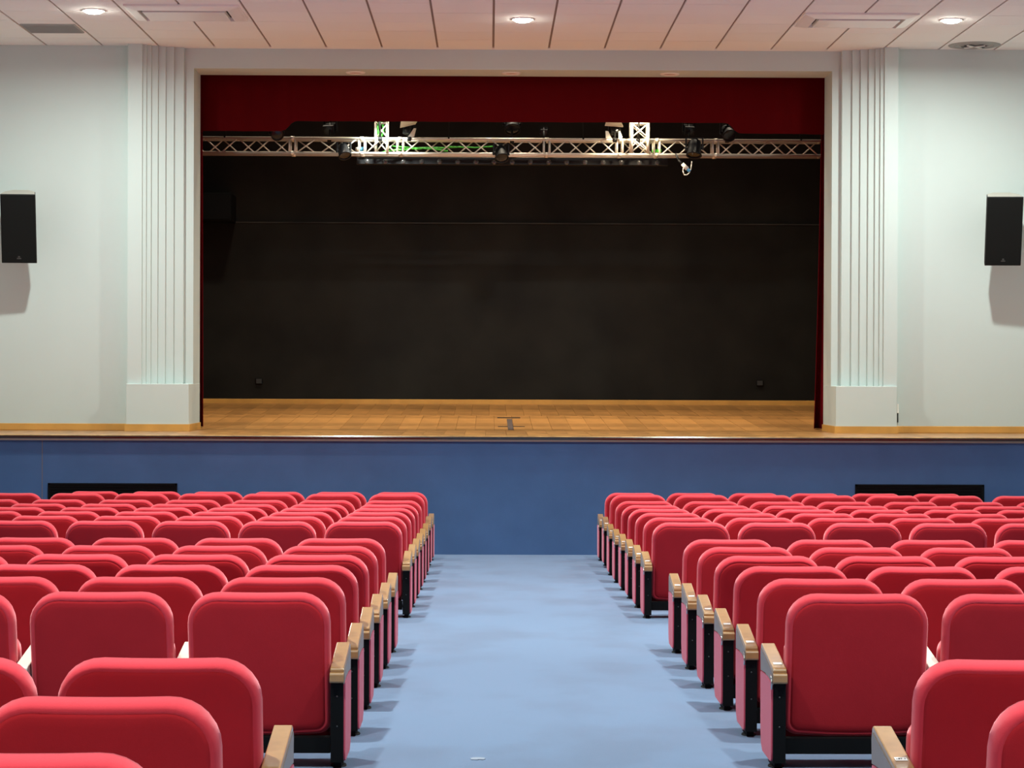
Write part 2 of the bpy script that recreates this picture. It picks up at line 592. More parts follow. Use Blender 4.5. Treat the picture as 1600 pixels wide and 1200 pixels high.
def slab(rings, w, z0, z1, r, dip, sag, cap0=True, cap1=True):
    """rings: (inset, depth) from the rear face to the front face"""
    m = MB()
    loops = []
    for ins, d in rings:
        loops.append([(x, d, z) for x, z in rounded_rect(w - ins, z0 + ins, z1 - ins, max(r - ins, 0.006), 7, dip, sag)])
    n = len(loops[0])
    vs = [p for L in loops for p in L]
    fs = []
    for i in range(len(loops) - 1):
        for k in range(n):
            k2 = (k + 1) % n
            fs.append((i * n + k, i * n + k2, (i + 1) * n + k2, (i + 1) * n + k))
    if cap0:
        fs.append(tuple(range(n)))
    if cap1:
        fs.append(tuple(range((len(loops) - 1) * n, len(loops) * n))[::-1])
    return m.add(vs, fs, True)


LEAN = math.radians(11)
TB = Matrix.Translation((0, 0.115, 0.165)) @ Matrix.Rotation(LEAN, 4, 'X')     # back leans towards the rear of the hall


def tilt(me, T):
    me.transform(T)
    return me


H = 0.535
me_back = tilt(slab([(0.024, 0.003), (0.017, -0.001), (0.009, 0.003), (0.003, 0.011), (0.0, 0.024), (0.0, 0.055), (0.007, 0.078), (0.024, 0.096), (0.055, 0.106), (0.10, 0.109)],
                    HW, 0.0, H, 0.116, 0.007, 0.012).mesh('backrest', M['red']), TB)
me_panel = tilt(slab([(0.05, -0.0045), (0.030, -0.0035), (0.0215, -0.0005), (0.0205, 0.006)], HW, 0.0, H, 0.116, 0.007, 0.012).mesh('back_panel', M['redshade']), TB)
TS = Matrix.Translation((0, 0.232, 0.085)) @ Matrix.Rotation(math.radians(9), 4, 'X')
me_seat = tilt(slab([(0.05, 0.0), (0.015, 0.004), (0.002, 0.02), (0.0, 0.05), (0.004, 0.085), (0.02, 0.105), (0.06, 0.112)],
                    0.25, 0.0, 0.43, 0.06, 0.0, 0.012).mesh('seat', M['red']), TS)
me_beam = MB().box((-0.262, 0.075, 0.10), (0.262, 0.125, 0.158)).mesh('beam', M['black'])

# the standard: black post, wooden armrest, foot; local x = 0 at the post centre
PW = 0.0235
post_poly = [(0.035, 0.072), (0.035, 0.372), (0.36, 0.418), (0.36, 0.125), (0.335, 0.085), (0.29, 0.072)]
me_post = MB().prism(post_poly, -PW, PW, 'x').mesh('post', M['black'])
arm_poly = [(0.030, 0.374), (0.024, 0.412), (0.028, 0.4195), (0.036, 0.4225), (0.050, 0.4255), (0.375, 0.4755), (0.386, 0.471), (0.390, 0.462),
            (0.388, 0.420)]
cap_poly = [(0.036, 0.368), (0.012, 0.368), (0.009, 0.374), (0.009, 0.397), (0.013, 0.4035), (0.022, 0.4055), (0.036, 0.4055)]
me_cap = MB().prism(cap_poly, -PW - 0.003, PW + 0.003, 'x').mesh('armrest_cap', M['arm'])
me_arm = MB().prism(arm_poly, -PW - 0.002, PW + 0.002, 'x').mesh('armrest', M['arm'])
me_arm_glare = MB().prism(arm_poly, -PW - 0.001, PW + 0.001, 'x').mesh('armrest', M['arm_glare'])
me_foot = MB().box((-0.014, 0.07, SINK), (0.014, 0.24, 0.075)).lathe([(0.0, SINK + 0.007), (0.024, SINK + 0.007), (0.029, SINK + 0.004), (0.030, SINK)],
          Matrix.Translation((0, 0.13, 0)) @ Matrix.Diagonal((1, 1.8, 1, 1)), 20).mesh('foot', M['black'])
side_poly = [(0.044, 0.085), (0.040, 0.110), (0.038, 0.366), (0.16, 0.378), (0.27, 0.374), (0.355, 0.372), (0.362, 0.366), (0.358, 0.150), (0.340, 0.100), (0.300, 0.076), (0.060, 0.076)]
grey_poly = [(0.030, 0.362), (0.026, 0.405), (0.375, 0.458), (0.384, 0.440), (0.378, 0.372), (0.330, 0.376), (0.24, 0.380)]
me_side = {s: MB().prism(side_poly, s * PW, s * (PW + 0.007), 'x').mesh('side_panel', M['redside']) for s in (-1, 1)}
me_grey = {s: MB().prism(grey_poly, s * PW, s * (PW + 0.0045), 'x').mesh('armrest_side', M['armend']) for s in (-1, 1)}
me_screw = MB().lathe([(0.0, 0.003), (0.0028, 0.0025), (0.0036, 0.0)], Matrix.Translation((0, 0.035, 0)) @ Matrix.Rotation(math.pi / 2, 4, 'X'), 8).mesh('screw', M['dimscrew'])
sl = math.atan2(0.05, 0.325)
me_plate = MB().box((-0.016, -0.013, 0), (0.016, 0.013, 0.0015), Matrix.Translation((0, 0.092, 0.4325)) @ Matrix.Rotation(sl, 4, 'X')).mesh('number_plate', M['plate'])
me_hook = MB().tube((0, 0.03, 0.345), (0, 0.032, 0.385), 0.0035, n=6).tube((0, 0.032, 0.385), (0, 0.055, 0.396), 0.003, n=6).mesh('hook', M['screw'])

for me, wd in ((me_arm, 0.0035), (me_arm_glare, 0.0035)):
    pass


def standard(seat, x, aisle_side, plate):
    """aisle_side: -1 / +1 when the standard ends the row there, 0 between two seats"""
    post = link('post', me_post, seat, (x, 0, 0))
    if aisle_side:
        arm = link('armrest', me_arm, seat, (x, 0, 0))
        bevel(arm, 0.004, 2)
        bevel(link('armrest_cap', me_cap, arm), 0.002, 2)
        link('armrest_side', me_grey[aisle_side], arm)
        link('side_panel', me_side[aisle_side], post)
        link('screw', me_screw, post, (0, 0, 0.315))
        link('screw', me_screw, post, (0, 0, 0.205))
        if plate:
            p = link('number_plate', me_plate, arm)
            p['label'] = 'small white number plate'
            link('hook', me_hook, arm, (aisle_side * (PW + 0.006), 0, 0))
    else:
        arm = link('armrest', me_arm_glare, seat, (x, 0, 0))
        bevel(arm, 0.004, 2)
    link('foot', me_foot, post)
    return post, arm


ROWS = [21.6 - 0.9 * i for i in range(8)] + [12.85 - 0.9 * i for i in range(6)] + [5.82, 4.93, 4.03]
X_LEFT, X_RIGHT = -0.585 - HW, 1.10 + HW
Z_UP = {1: 0.018}
rear_arm = None
for ri, Y in enumerate(ROWS):
    g = 'red theatre seats in straight rows'
    for side in (-1, 1):
        # how many seats the picture shows in this row, plus one beyond the frame
        half = (0 if side < 0 else 1600)
        xlim = X(half, Y, 800)
        if ri == 0:
            cnt = 6
        else:
            span = (X_LEFT - xlim) if side < 0 else (xlim - X_RIGHT)
            cnt = int(span / PITCH_X + 0.5) + 2
            cnt = max(2, min(cnt, 8))
        for k in range(cnt):
            cx = (X_LEFT - k * PITCH_X) if side < 0 else (X_RIGHT + k * PITCH_X)
            pos = 'aisle seat' if k == 0 else ords[k] + ' from the aisle'
            lab = 'red theatre seat, %s on the %s, %s row from the stage' % (pos, 'left' if side < 0 else 'right', ords[ri])
            s = thing('theatre_seat', lab, 'seat', (cx, Y - 0.008, fz(Y + 0.12) - SINK + Z_UP.get(ri, 0.0)), (0, 0, 0), g)
            if Z_UP.get(ri):
                s.scale = (1, 1, 1)
            s.rotation_euler = (math.radians(random.uniform(-0.15, 0.15)), 0, math.radians(random.uniform(-0.25, 0.25)))
            b = link('backrest', me_back, s)
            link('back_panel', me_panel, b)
            link('seat', me_seat, s)
            link('beam', me_beam, s)
            aisle = -side                       # the side of the seat that looks at the aisle
            _, arm = standard(s, aisle * 0.29, aisle if k == 0 else 0, side > 0)
            if side > 0 and k == 0 and ri == 14:
                rear_arm = arm
            if ri == 0 and k == cnt - 1:
                standard(s, -aisle * 0.29, -aisle, False)

# digits on the nearest number plate that can be read
fc = bpy.data.curves.new('plate_digits', 'FONT')
fc.body = '157 7'
fc.size = 0.012
fc.align_x = 'CENTER'
fc.align_y = 'CENTER'
fc.extrude = 0.0003
fc.materials.append(M['ink'])
fo = link('plate_text', fc)
fm_ = bpy.data.meshes.new_from_object(fo)
bpy.data.objects.remove(fo)
fo = link('plate_digits', fm_, rear_arm)
fo.matrix_local = Matrix.Translation((0, 0.092, 0.4345)) @ Matrix.Rotation(sl, 4, 'X')

# ---------------------------------------------------------------- valance and side curtains
YV = 25.02
zc, ze = Z(190.5, YV), Z(206.5, YV)
vx0, vx1 = OX0 - 0.25, OX1 + 0.25
val = MB()
prof = [(vx0, ze), (X(437, YV), ze), (X(446, YV), ze + 0.018), (X(456, YV), zc - 0.010), (X(463, YV), zc), (X(800, YV), zc), (X(1128, YV), zc), (X(1137, YV), zc - 0.008),
        (X(1146, YV), ze + 0.03), (X(1153, YV), ze), (vx1, ze - 0.01)]
nv = 220
vs, fs = [], []
for i in range(nv + 1):
    x = vx0 + (vx1 - vx0) * i / nv
    zb = lerp_knots([(a, b) for a, b in prof], x)
    yy = YV + 0.012 * math.sin(x * 9.0) + 0.006 * math.sin(x * 23 + 1)
    for d in (0.0, 0.012):
        vs += [(x, yy + d, zb), (x, yy + d, 5.6)]
for i in range(nv):
    a, b = i * 4, (i + 1) * 4
    fs += [(a, b, b + 1, a + 1), (a + 2, a + 3, b + 3, b + 2), (a, a + 2, b + 2, b)]
val.add(vs, fs, True)
val_o = tag(val.build('stage_valance', M['drape']), 'dark red velvet valance hanging below the proscenium lintel', 'curtain')
MB().box((vx0, YI, 5.50), (vx1, YV + 0.03, 5.62)).build('header_board', M['lantern'], val_o)


def leg_curtain(label, xin_top, xin_bot, xout, y0, y1, seed):
    """a curtain drawn to the side: pleats run down, inner edge spreads out towards the floor"""
    rnd = random.Random(seed)
    m = MB()
    n, nz = 44, 14
    vs, fs = [], []
    for j in range(nz + 1):
        t = j / nz
        z = 5.5 + (sz(y0) + 0.012 - 5.5) * t
        xin = xin_top + (xin_bot - xin_top) * t ** 1.3
        for i in range(n + 1):
            u = i / n
            x = xin + (xout - xin) * u
            y = y0 + (y1 - y0) * (0.5 + 0.5 * math.sin(u * 38 + 0.6 * math.sin(t * 3 + seed)))
            vs.append((x, y, z))
    for j in range(nz):
        for i in range(n):
            a = j * (n + 1) + i
            fs.append((a, a + 1, a + n + 2, a + n + 1))
    m.add(vs, fs, True)
    o = m.build('leg_curtain', M['legdrape'])
    sm = o.modifiers.new('thickness', 'SOLIDIFY')
    sm.thickness = 0.006
    return tag(o, label, 'curtain', 'side curtains of the stage')


leg_curtain('dark red side curtain at the left edge of the stage opening', X(314.5, 25.2), X(318.5, 25.2), OX0 - 0.75, 25.12, 25.26, 1)
leg_curtain('dark red side curtain spreading at the right edge of the stage opening', X(1284, 25.2), X(1271.0, 25.2), OX1 + 0.75, 25.12, 25.30, 2)

# ---------------------------------------------------------------- lighting truss
YT = 25.62
TD = 0.205
zt_l, zb_l = Z(216.5, YT, 600), Z(239.5, YT, 600)
truss = thing('lighting_truss', 'long aluminium box truss spanning the stage opening under the valance', 'truss', (0, 0, 0))
tx0, tx1 = OX0 - 0.28, X(1283.5, YT)
zt_r, zb_r = zt_l - 0.006, zb_l - 0.006
RC = 0.0165
for yy, nm in ((YT, 'front'), (YT + TD, 'rear')):
    for za, zb in ((zt_l, zt_r), (zb_l, zb_r)):
        MB().tube((tx0, yy, za), (tx1, yy, zb), RC, n=12).build('chord', M['alu'], truss)


def zz(x, top):
    t = (x - tx0) / (tx1 - tx0)
    return (zt_l + (zt_r - zt_l) * t) if top else (zb_l + (zb_r - zb_l) * t)


def brace(x0, x1, yy, up):
    MB().tube((x0, yy, zz(x0, not up)), (x1, yy, zz(x1, up)), 0.0075, n=6).build('brace', M['alu'], truss)


# bays between the end frames, each a zigzag on the front and its mirror on the rear face
joints = [X(p, YT) for p in (455.5, 564, 624, 853, 967, 1025, 1117)]
edges = [tx0] + joints + [tx1]
for a, b in zip(edges[:-1], edges[1:]):
    L = b - a - 0.09
    n = max(2, int(round(L / 0.20)))
    for k in range(n):
        x0, x1 = a + 0.045 + L * k / n, a + 0.045 + L * (k + 1) / n
        brace(x0, x1, YT, k % 2 == 0)
        brace(x0, x1, YT + TD, k % 2 == 1)
for xj in joints:
    for dx in (-0.032, 0.032):
        for yy in (YT, YT + TD):
            MB().tube((xj + dx, yy, zz(xj, False)), (xj + dx, yy, zz(xj, True)), 0.0115, n=8).build('end_post', M['alu'], truss)
    for top in (0, 1):
        for yy in (YT, YT + TD):
            MB().tube((xj - 0.022, yy, zz(xj, top)), (xj + 0.022, yy, zz(xj, top)), 0.0225, n=12).build('coupler', M['alu'], truss)
for xe in (tx0 + 0.02, tx1 - 0.02):
    for top in (0, 1):
        MB().tube((xe, YT, zz(xe, top)), (xe, YT + TD, zz(xe, top)), 0.012, n=8).build('cross_rail', M['alu'], truss)


for px in (350, 700, 910, 1250):
    xh = X(px, YT)
    MB().tube((xh, YT + TD / 2, zz(xh, True)), (xh, YT + TD / 2, 7.6), 0.006, n=6).tube((xh, YT - 0.02, zz(xh, True) + 0.012), (xh, YT + TD + 0.02, zz(xh, True) + 0.012), 0.012, n=6).build('hanging_chain', M['lantern'], truss)


def tower(label, px, Yc, rot, half=0.1, flat=False):
    """short upright truss standing behind the lower chord, its four tubes ending under the valance"""
    xc = X(px, Yc)
    zb, zt = zz(xc, False) + 0.004, Z(191.5, YT)
    r = link('truss_stub', None, truss, (xc, Yc, zb))
    r.rotation_euler = (0, 0, rot)
    r['label'] = label
    h = zt - zb
    if flat:
        c, faces = [(-0.086, 0.0), (0.086, 0.0)], [(0, 1)]
    else:
        c, faces = [(-half, -half), (half, -half), (half, half), (-half, half)], [(0, 1), (1, 2), (2, 3), (3, 0)]
    for x, y in c:
        MB().tube((x, y, 0), (x, y, h), 0.0175, n=10).lathe([(0.0175, 0), (0.012, 0.011), (0.0, 0.0165)], Matrix.Translation((x, y, h)), 10).build('upright', M['alu'], r)
    for k, (a, b) in enumerate(faces):
        (x0, y0), (x1, y1) = c[a], c[b]
        nb = 2
        for j in range(nb):
            z0, z1 = 0.015 + (h - 0.03) * j / nb, 0.015 + (h - 0.03) * (j + 1) / nb
            MB().tube((x0, y0, z0), (x1, y1, z1), 0.0075, n=6).build('brace', M['alu'], r)
            if k == 0:
                MB().tube((x1, y1, z0), (x0, y0, z1), 0.0075, n=6).build('brace', M['alu'], r)
        MB().tube((x0, y0, h - 0.012), (x1, y1, h - 0.012), 0.011, n=6).build('top_rail', M['alu'], r)
    return r


tower('brightly lit upright truss stub with a green cable coil inside', 595, YT + 0.04, math.radians(-38), 0.095, True)
tower('brightly lit upright truss stub with square face, right of the barn door lantern', 997.5, YT - 0.025, 0.0, 0.093)


# ---------------------------------------------------------------- stage lanterns
def lantern(label, px, py, Y, size, pitch, yaw, kind='par', doors=None, group='stage lanterns on the truss', hook=True, chord=(True, False)):
    """origin at the middle of the body, beam along local -y; clamp and yoke reach up to the truss"""
    p = at(px, py, Y)
    r = thing('stage_lantern', label, 'stage light', p, (0, 0, yaw), group)
    T = Matrix.Rotation(pitch, 4, 'X') @ Matrix.Rotation(math.pi / 2, 4, 'X')     # z -> -y (the beam)
    s = size
    if kind == 'par':
        body = MB().lathe([(0.0, -0.55 * s), (0.22 * s, -0.55 * s), (0.36 * s, -0.42 * s), (0.40 * s, -0.1 * s), (0.42 * s, 0.4 * s), (0.47 * s, 0.41 * s), (0.47 * s, 0.47 * s), (0.40 * s, 0.47 * s)], T, 20)
        body = body.build('body', M['lantern'], r)
        MB().lathe([(0.0, 0.42 * s), (0.2 * s, 0.43 * s), (0.405 * s, 0.40 * s)], T, 20).build('lens', M['lens'], r)
    else:
        b = MB().box((-0.42 * s, -0.36 * s, -0.5 * s), (0.42 * s, 0.36 * s, 0.42 * s), T)
        for k in range(4):
            zz_ = -0.38 * s + 0.16 * s * k
            b.box((-0.45 * s, -0.38 * s, zz_), (0.45 * s, 0.38 * s, zz_ + 0.05 * s), T)
        bevel(b.build('body', M['lantern'], r), 0.01 * s * 10 * 0.1, 1)
        MB().lathe([(0.0, 0.44 * s), (0.2 * s, 0.45 * s), (0.32 * s, 0.425 * s)], T, 20).build('lens', M['lens'], r)
    yk = MB()
    for sx in (-1, 1):
        yk.box((sx * 0.50 * s - 0.006, -0.018, -0.02), (sx * 0.50 * s + 0.006, 0.018, 0.62 * s))
        yk.tube((sx * 0.38 * s, 0, 0), (sx * 0.56 * s, 0, 0), 0.016, n=8)
    yk.box((-0.50 * s, -0.018, 0.60 * s), (0.50 * s, 0.018, 0.63 * s))
    yk.build('yoke', M['lantern'], r)
    # arm and half coupler that grip a truss tube; chord = (upper tube?, rear face?)
    top, rear = chord
    wp = Vector((p.x, YT + (TD if rear else 0.0), zz(p.x, top)))
    lp = Matrix.Rotation(-yaw, 3, 'Z') @ (wp - p)
    ax = Matrix.Rotation(-yaw, 3, 'Z') @ Vector((0.022, 0, 0))
    MB().tube((0, 0, 0.61 * s), lp, 0.011, n=8).tube(lp - ax, lp + ax, 0.027, n=10).build('clamp', M['lantern'], r)
    if doors:
        for nm, ang in doors:
            # flaps hinged on the front rim: ang about the hinge, nm the edge it hangs on
            Rz = {'top': 0, 'right': -90, 'bottom': 180, 'left': 90}[nm]
            D = T @ Matrix.Rotation(math.radians(Rz), 4, 'Z') @ Matrix.Translation((0, 0.44 * s, 0.47 * s)) @ Matrix.Rotation(math.radians(ang), 4, 'X')
            poly = [(-0.44 * s, 0), (0.44 * s, 0), (0.36 * s, 0.46 * s), (-0.36 * s, 0.46 * s)]
            m = MB()
            vs = [D @ Vector((x, dz, z)) for dz in (0, 0.004) for x, z in poly]
            m.add(vs, [(0, 1, 2, 3), (7, 6, 5, 4), (0, 4, 5, 1), (1, 5, 6, 2), (2, 6, 7, 3), (3, 7, 4, 0)])
            m.build('barn_door', M['barn'], r)
    return r


R_ = math.radians


def flaps(r, plates):
    """pale hinged plates of a lantern, 5 mm thick, each corner at its own depth"""
    for pts in plates:
        f3 = [at(px, py, YT + 0.04 + dy) for px, py, dy in pts]
        nrm = (f3[1] - f3[0]).cross(f3[2] - f3[0]).normalized() * 0.005
        Ri = Matrix.Rotation(-r.rotation_euler.z, 3, 'Z')
        vs = [Ri @ (p - r.location) for p in f3] + [Ri @ (p + nrm - r.location) for p in f3]
        MB().add(vs, [(0, 1, 2, 3), (7, 6, 5, 4), (0, 4, 5, 1), (1, 5, 6, 2), (2, 6, 7, 3), (3, 7, 4, 0)]).build('barn_door', M['barn'], r)


lantern('black lantern on the top tube near the left end of the truss', 432, 207, YT - 0.06, 0.16, R_(25), R_(15), 'par', hook=False, chord=(True, False))
lantern('black lantern under the valance left of the lit truss stub', 516, 202, YT + 0.35, 0.15, R_(20), R_(-20), 'box', chord=(True, True))
lantern('black lantern on the lower tube left of the lit truss stub', 537, 236, YT - 0.10, 0.16, R_(55), R_(25), 'par', hook=False, chord=(False, False))
la = lantern('lantern with pale barn doors right of the green cable stub', 640, 204, YT + 0.10, 0.13, R_(-10), R_(-35), 'box', hook=False)
flaps(la, [[(626.5, 189.8, -.16), (652, 189.8, -.16), (649, 194.5, -.02), (625, 200, -.02)], [(646.5, 200.5, -.12), (650, 201, -.14), (647, 213.5, -.06), (635.5, 216.5, -.03)]])
lantern('black lantern hanging below the middle of the truss', 783, 240, YT - 0.09, 0.17, R_(50), R_(10), 'par', hook=False, chord=(False, False))
lantern('dark round lantern behind the middle of the valance edge', 800, 194, YT + 0.30, 0.20, R_(50), R_(5), 'par', chord=(True, True))
lb = lantern('lantern with pale barn doors left of the square lit stub', 960, 203, YT + 0.10, 0.13, R_(-10), R_(12), 'box', hook=False)
flaps(lb, [[(947, 190.5, -.16), (971, 190.5, -.16), (974, 199, -.02), (945, 196.8, -.02)], [(946, 204.5, -.02), (950.5, 205, -.03), (956, 216.5, -.12), (946.5, 216, -.12)], [(966.5, 205.5, -.03), (969, 204.5, -.02), (972.5, 214.5, -.10), (967, 217, -.12)]])
lantern('dark grey profile lantern hanging across the truss, right of the lit stub', 1085, 232, YT - 0.11, 0.19, R_(70), R_(-15), 'par')
lantern('black lantern on the top tube near the right end of the truss', 1137, 207, YT - 0.07, 0.17, R_(35), R_(15), 'par')
lantern('dim lantern behind the truss, upper right of the square stub', 1076, 203, YT + 0.35, 0.13, R_(20), R_(10), 'box', chord=(True, True))
lantern('small dark lantern above the truss, right of the middle', 850, 206, YT + 0.34, 0.09, R_(20), R_(0), 'box', chord=(True, True))

# the two lanterns that are switched on, hidden above the valance edge, throw light on the truss
for px, lab, colr, pw in ((592, 'switched on flood lantern above the green cable stub', (0.93, 1.0, 0.93), 1.0),
                          (1000, 'switched on flood lantern above the square lit stub', (1.0, 0.84, 0.58), 1.0)):
    r = lantern(lab, px, 170, YT - 0.33, 0.17, R_(64), R_(180), 'par', group='switched on flood lanterns')
    T = Matrix.Rotation(R_(64), 4, 'X') @ Matrix.Rotation(math.pi / 2, 4, 'X')
    l = bpy.data.lights.new('lantern_beam', 'SPOT')
    l.energy = STAGE_SPOT_W * pw
    l.color = colr
    l.spot_size = R_(115)
    l.spot_blend = 0.6
    l.shadow_soft_size = 0.05
    lo = link('lantern_beam', l, r)
    lo.matrix_local = T @ Matrix.Translation((0, 0, 0.10)) @ Matrix.Rotation(math.pi, 4, 'X')

for k, xw in enumerate((-2.6, 0.25, 3.1)):  # fill lights added out of view to brighten the stage floor
    r = thing('stage_fill_light', 'added unseen fill light in the black stage ceiling, %s of three' % ('left', 'middle', 'right')[k], 'stage light', (xw, 26.9, 7.6), group='added fill lights in the stage ceiling')
    bevel(MB().box((-0.28, -0.16, -0.13), (0.28, 0.16, 0.0)).build('housing', M['lantern'], r), 0.01, 1)
    MB().box((-0.25, -0.13, -0.134), (0.25, 0.13, -0.130)).build('lens', M['hot'], r)
    l = bpy.data.lights.new('fill_beam', 'AREA')
    l.shape = 'RECTANGLE'
    l.size, l.size_y = 0.5, 0.26
    l.energy = FILL_W
    l.color = (1.0, 0.86, 0.66)
    l.spread = R_(92)
    link('fill_beam', l, r, (0, 0, -0.14))

# batten with glints under the truss, cables and plug
yb_ = YT + 0.28
bx0, bx1 = X(556, yb_), X(1042, yb_)
za = Z(252, yb_)
bat = thing('lighting_batten', 'long black batten hanging just below the truss', 'stage light', ((bx0 + bx1) / 2, yb_, za))
hl = (bx1 - bx0) / 2
bevel(MB().box((-hl, -0.05, -0.045), (hl, 0.05, 0.04)).build('housing', M['lantern'], bat), 0.006, 1)
for k in range(17):
    x = -hl + 0.12 + k * (2 * hl - 0.24) / 16
    MB().lathe([(0.0, 0.012), (0.016, 0.011), (0.027, 0.004), (0.030, 0.0)], Matrix.Translation((x, -0.05, -0.012)) @ Matrix.Rotation(math.pi / 2, 4, 'X'), 12).build('lens', M['glint'], bat)
for sx in (-1, 1):
    MB().box((sx * (hl - 0.06) - 0.012, -0.012, 0.04), (sx * (hl - 0.06) + 0.012, 0.012, 0.10)).box((sx * (hl - 0.06) - 0.012, YT + TD - yb_ - 0.02, 0.085), (sx * (hl - 0.06) + 0.012, 0.012, 0.10)).build('hanger', M['lantern'], bat)


def curve_pts(p0, p1, sag, n=14, wob=0.0, seed=0):
    rnd = random.Random(seed)
    out = []
    for i in range(n + 1):
        t = i / n
        p = Vector(p0).lerp(Vector(p1), t)
        p.z -= sag * 4 * t * (1 - t)
        p.z += wob * rnd.uniform(-1, 1)
        out.append(p)
    return out


yc = YT + 0.10
gc = MB()
gc.path(curve_pts(at(596, 243 - 5, yc), at(700, 236, yc), -0.035, 16, 0.006, 3), 0.010)
gc.path(curve_pts(at(612, 228, yc + 0.05), at(720, 229, yc + 0.05), 0.02, 12, 0.004, 4), 0.009)
gc.path(curve_pts(at(700, 229, yc), at(770, 229, yc), 0.01, 10, 0.003, 5), 0.008)
tag(gc.build('green_cable', M['green']), 'green cable lying along the truss right of the lit stub', 'cable')
coil = MB()
cpos = at(595, 203, YT + 0.10)
pts = []
for i in range(60):
    a = i * 0.5
    pts.append(cpos + Vector((0.032 * math.cos(a), 0.05 * math.sin(a * 0.37), 0.075 * math.sin(a) - 0.01 + 0.0006 * i)))
coil.path(pts, 0.009, 6)
tag(coil.build('cable_coil', M['green']), 'coiled green cable hanging inside the lit truss stub', 'cable')
bp = at(566, 233, YT + 0.06)
plug = thing('blue_plug', 'blue power plug lying in the truss left of the lit stub', 'plug', bp)
MB().tube((-0.035, 0, 0), (0.035, 0, 0), 0.026, 0.022, 12).build('body', M['blue'], plug)
MB().tube((-0.075, 0, 0), (-0.035, 0, 0), 0.018, 0.024, 12).build('grip', M['cable'], plug)
gp = MB().box((-0.05, -0.03, -0.018), (0.05, 0.03, 0.018))
gpo = gp.build('green_box', M['green'], None, at(1026, 236, YT + 0.08))
bevel(gpo, 0.006, 2)
tag(gpo, 'small green box lying in the truss right of the square lit stub', 'box')
wc = MB()
p0 = at(1066, 256, YT - 0.08)
p1 = at(1074, 264, YT - 0.08)
wc = thing('hanging_plug', 'white plug on a looped white cable below the truss', 'plug', p0)
d = p1 - p0
MB().tube((0, 0, 0), d, 0.020, 0.024, 10).build('body', M['cable'], wc)
MB().tube(d, d * 1.5, 0.018, 0.016, 10).build('blue_collar', M['blue'], wc)
loop = [at(a, b, YT - 0.08) - p0 for a, b in ((1068, 262), (1067, 267), (1069, 273), (1073, 273.5), (1077, 270), (1079.5, 264), (1080.5, 257), (1081, 252))]
MB().path(loop, 0.006, 6).build('cable', M['cable'], wc)
MB().path([Vector((0, 0, 0)), at(1060, 250, YT - 0.06) - p0, at(1056, 240.5, YT - 0.005) - p0], 0.012, 6).build('lead', M['lantern'], wc)

# ---------------------------------------------------------------- loudspeakers
def speaker(label, px0, px1, pyt, pyb, Y, yaw, tiltd):
    pa, pb = at(px0, pyt, Y), at(px1, pyb, Y)
    wd, ht = abs(pb.x - pa.x), abs(pa.z - pb.z) / math.cos(tiltd)
    c = (pa + pb) / 2
    r = thing('loudspeaker', label, 'loudspeaker', c, (tiltd, 0, yaw), 'wall loudspeakers beside the stage')
    D = 0.30
    body = MB().prism([(-wd / 2, 0.012), (wd / 2, 0.012), (wd / 2 - 0.02, D * 0.6), (wd / 2 - 0.10, D), (-wd / 2 + 0.10, D), (-wd / 2 + 0.02, D * 0.6)], -ht / 2, ht / 2, 'z')
    bevel(body.build('cabinet', M['spk_body'], r), 0.006, 2)
    bevel(MB().box((-wd / 2 + 0.003, -0.006, -ht / 2 + 0.004), (wd / 2 - 0.003, 0.014, ht / 2 - 0.004)).build('grille', M['speaker'], r), 0.008, 2)
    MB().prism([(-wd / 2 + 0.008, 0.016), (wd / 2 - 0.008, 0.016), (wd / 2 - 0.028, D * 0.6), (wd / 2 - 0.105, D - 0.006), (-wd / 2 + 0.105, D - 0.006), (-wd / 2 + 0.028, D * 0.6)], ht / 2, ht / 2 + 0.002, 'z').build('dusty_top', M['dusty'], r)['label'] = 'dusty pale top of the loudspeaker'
    e = MB().box((-0.022, -0.009, -ht / 2 + 0.045), (0.022, -0.0055, -ht / 2 + 0.058)).box((-0.010, -0.009, -ht / 2 + 0.062), (0.010, -0.0055, -ht / 2 + 0.078))
    e.build('emblem', M['spk_body'], r)
    MB().box((-0.05, D - 0.01, -0.09), (0.05, (YW - c.y) / math.cos(tiltd) - 0.03, 0.09)).build('wall_bracket', M['black'], r)
    return r


speaker('black loudspeaker tilted down on the pale wall left of the stage', 1.5, 56, 304.5, 411, 23.62, R_(5), R_(13))
speaker('black loudspeaker tilted down on the pale wall right of the stage', 1541, 1597, 308.5, 415, 23.62, R_(-4), R_(13))

# ---------------------------------------------------------------- things on and near the stage
for nm, lab, a, b, t in ((0, 'black ventilation grille in the blue stage front, left of the aisle', 75, 277, 755), (1, 'black ventilation grille in the blue stage front, right of the aisle', 1336, 1537.5, 757)):
    xa_, xb_, z1_ = X(a, YF, 760), X(b, YF, 760), Z(t, YF, (a + b) / 2)
    z0_ = z1_ - 0.42
    g = thing('vent_grille', lab, 'vent', ((xa_ + xb_) / 2, YF, z0_))
    hw = (xb_ - xa_) / 2
    MB().box((-hw, -0.012, 0), (hw, -0.001, 0.02)).box((-hw, -0.012, 0.40), (hw, -0.001, 0.42)).box((-hw, -0.012, 0), (-hw + 0.02, -0.001, 0.42)).box((hw - 0.02, -0.012, 0), (hw, -0.001, 0.42)).build('frame', M['black'], g)
    MB().box((-hw + 0.01, -0.004, 0.01), (hw - 0.01, 0.0, 0.41)).build('backing', M['black'], g)
    sme = MB().box((-hw + 0.015, -0.011, -0.006), (hw - 0.015, -0.004, 0.006)).mesh('slat', M['black'])
    for k in range(14):
        link('slat', sme, g, (0, 0, 0.035 + k * 0.027))

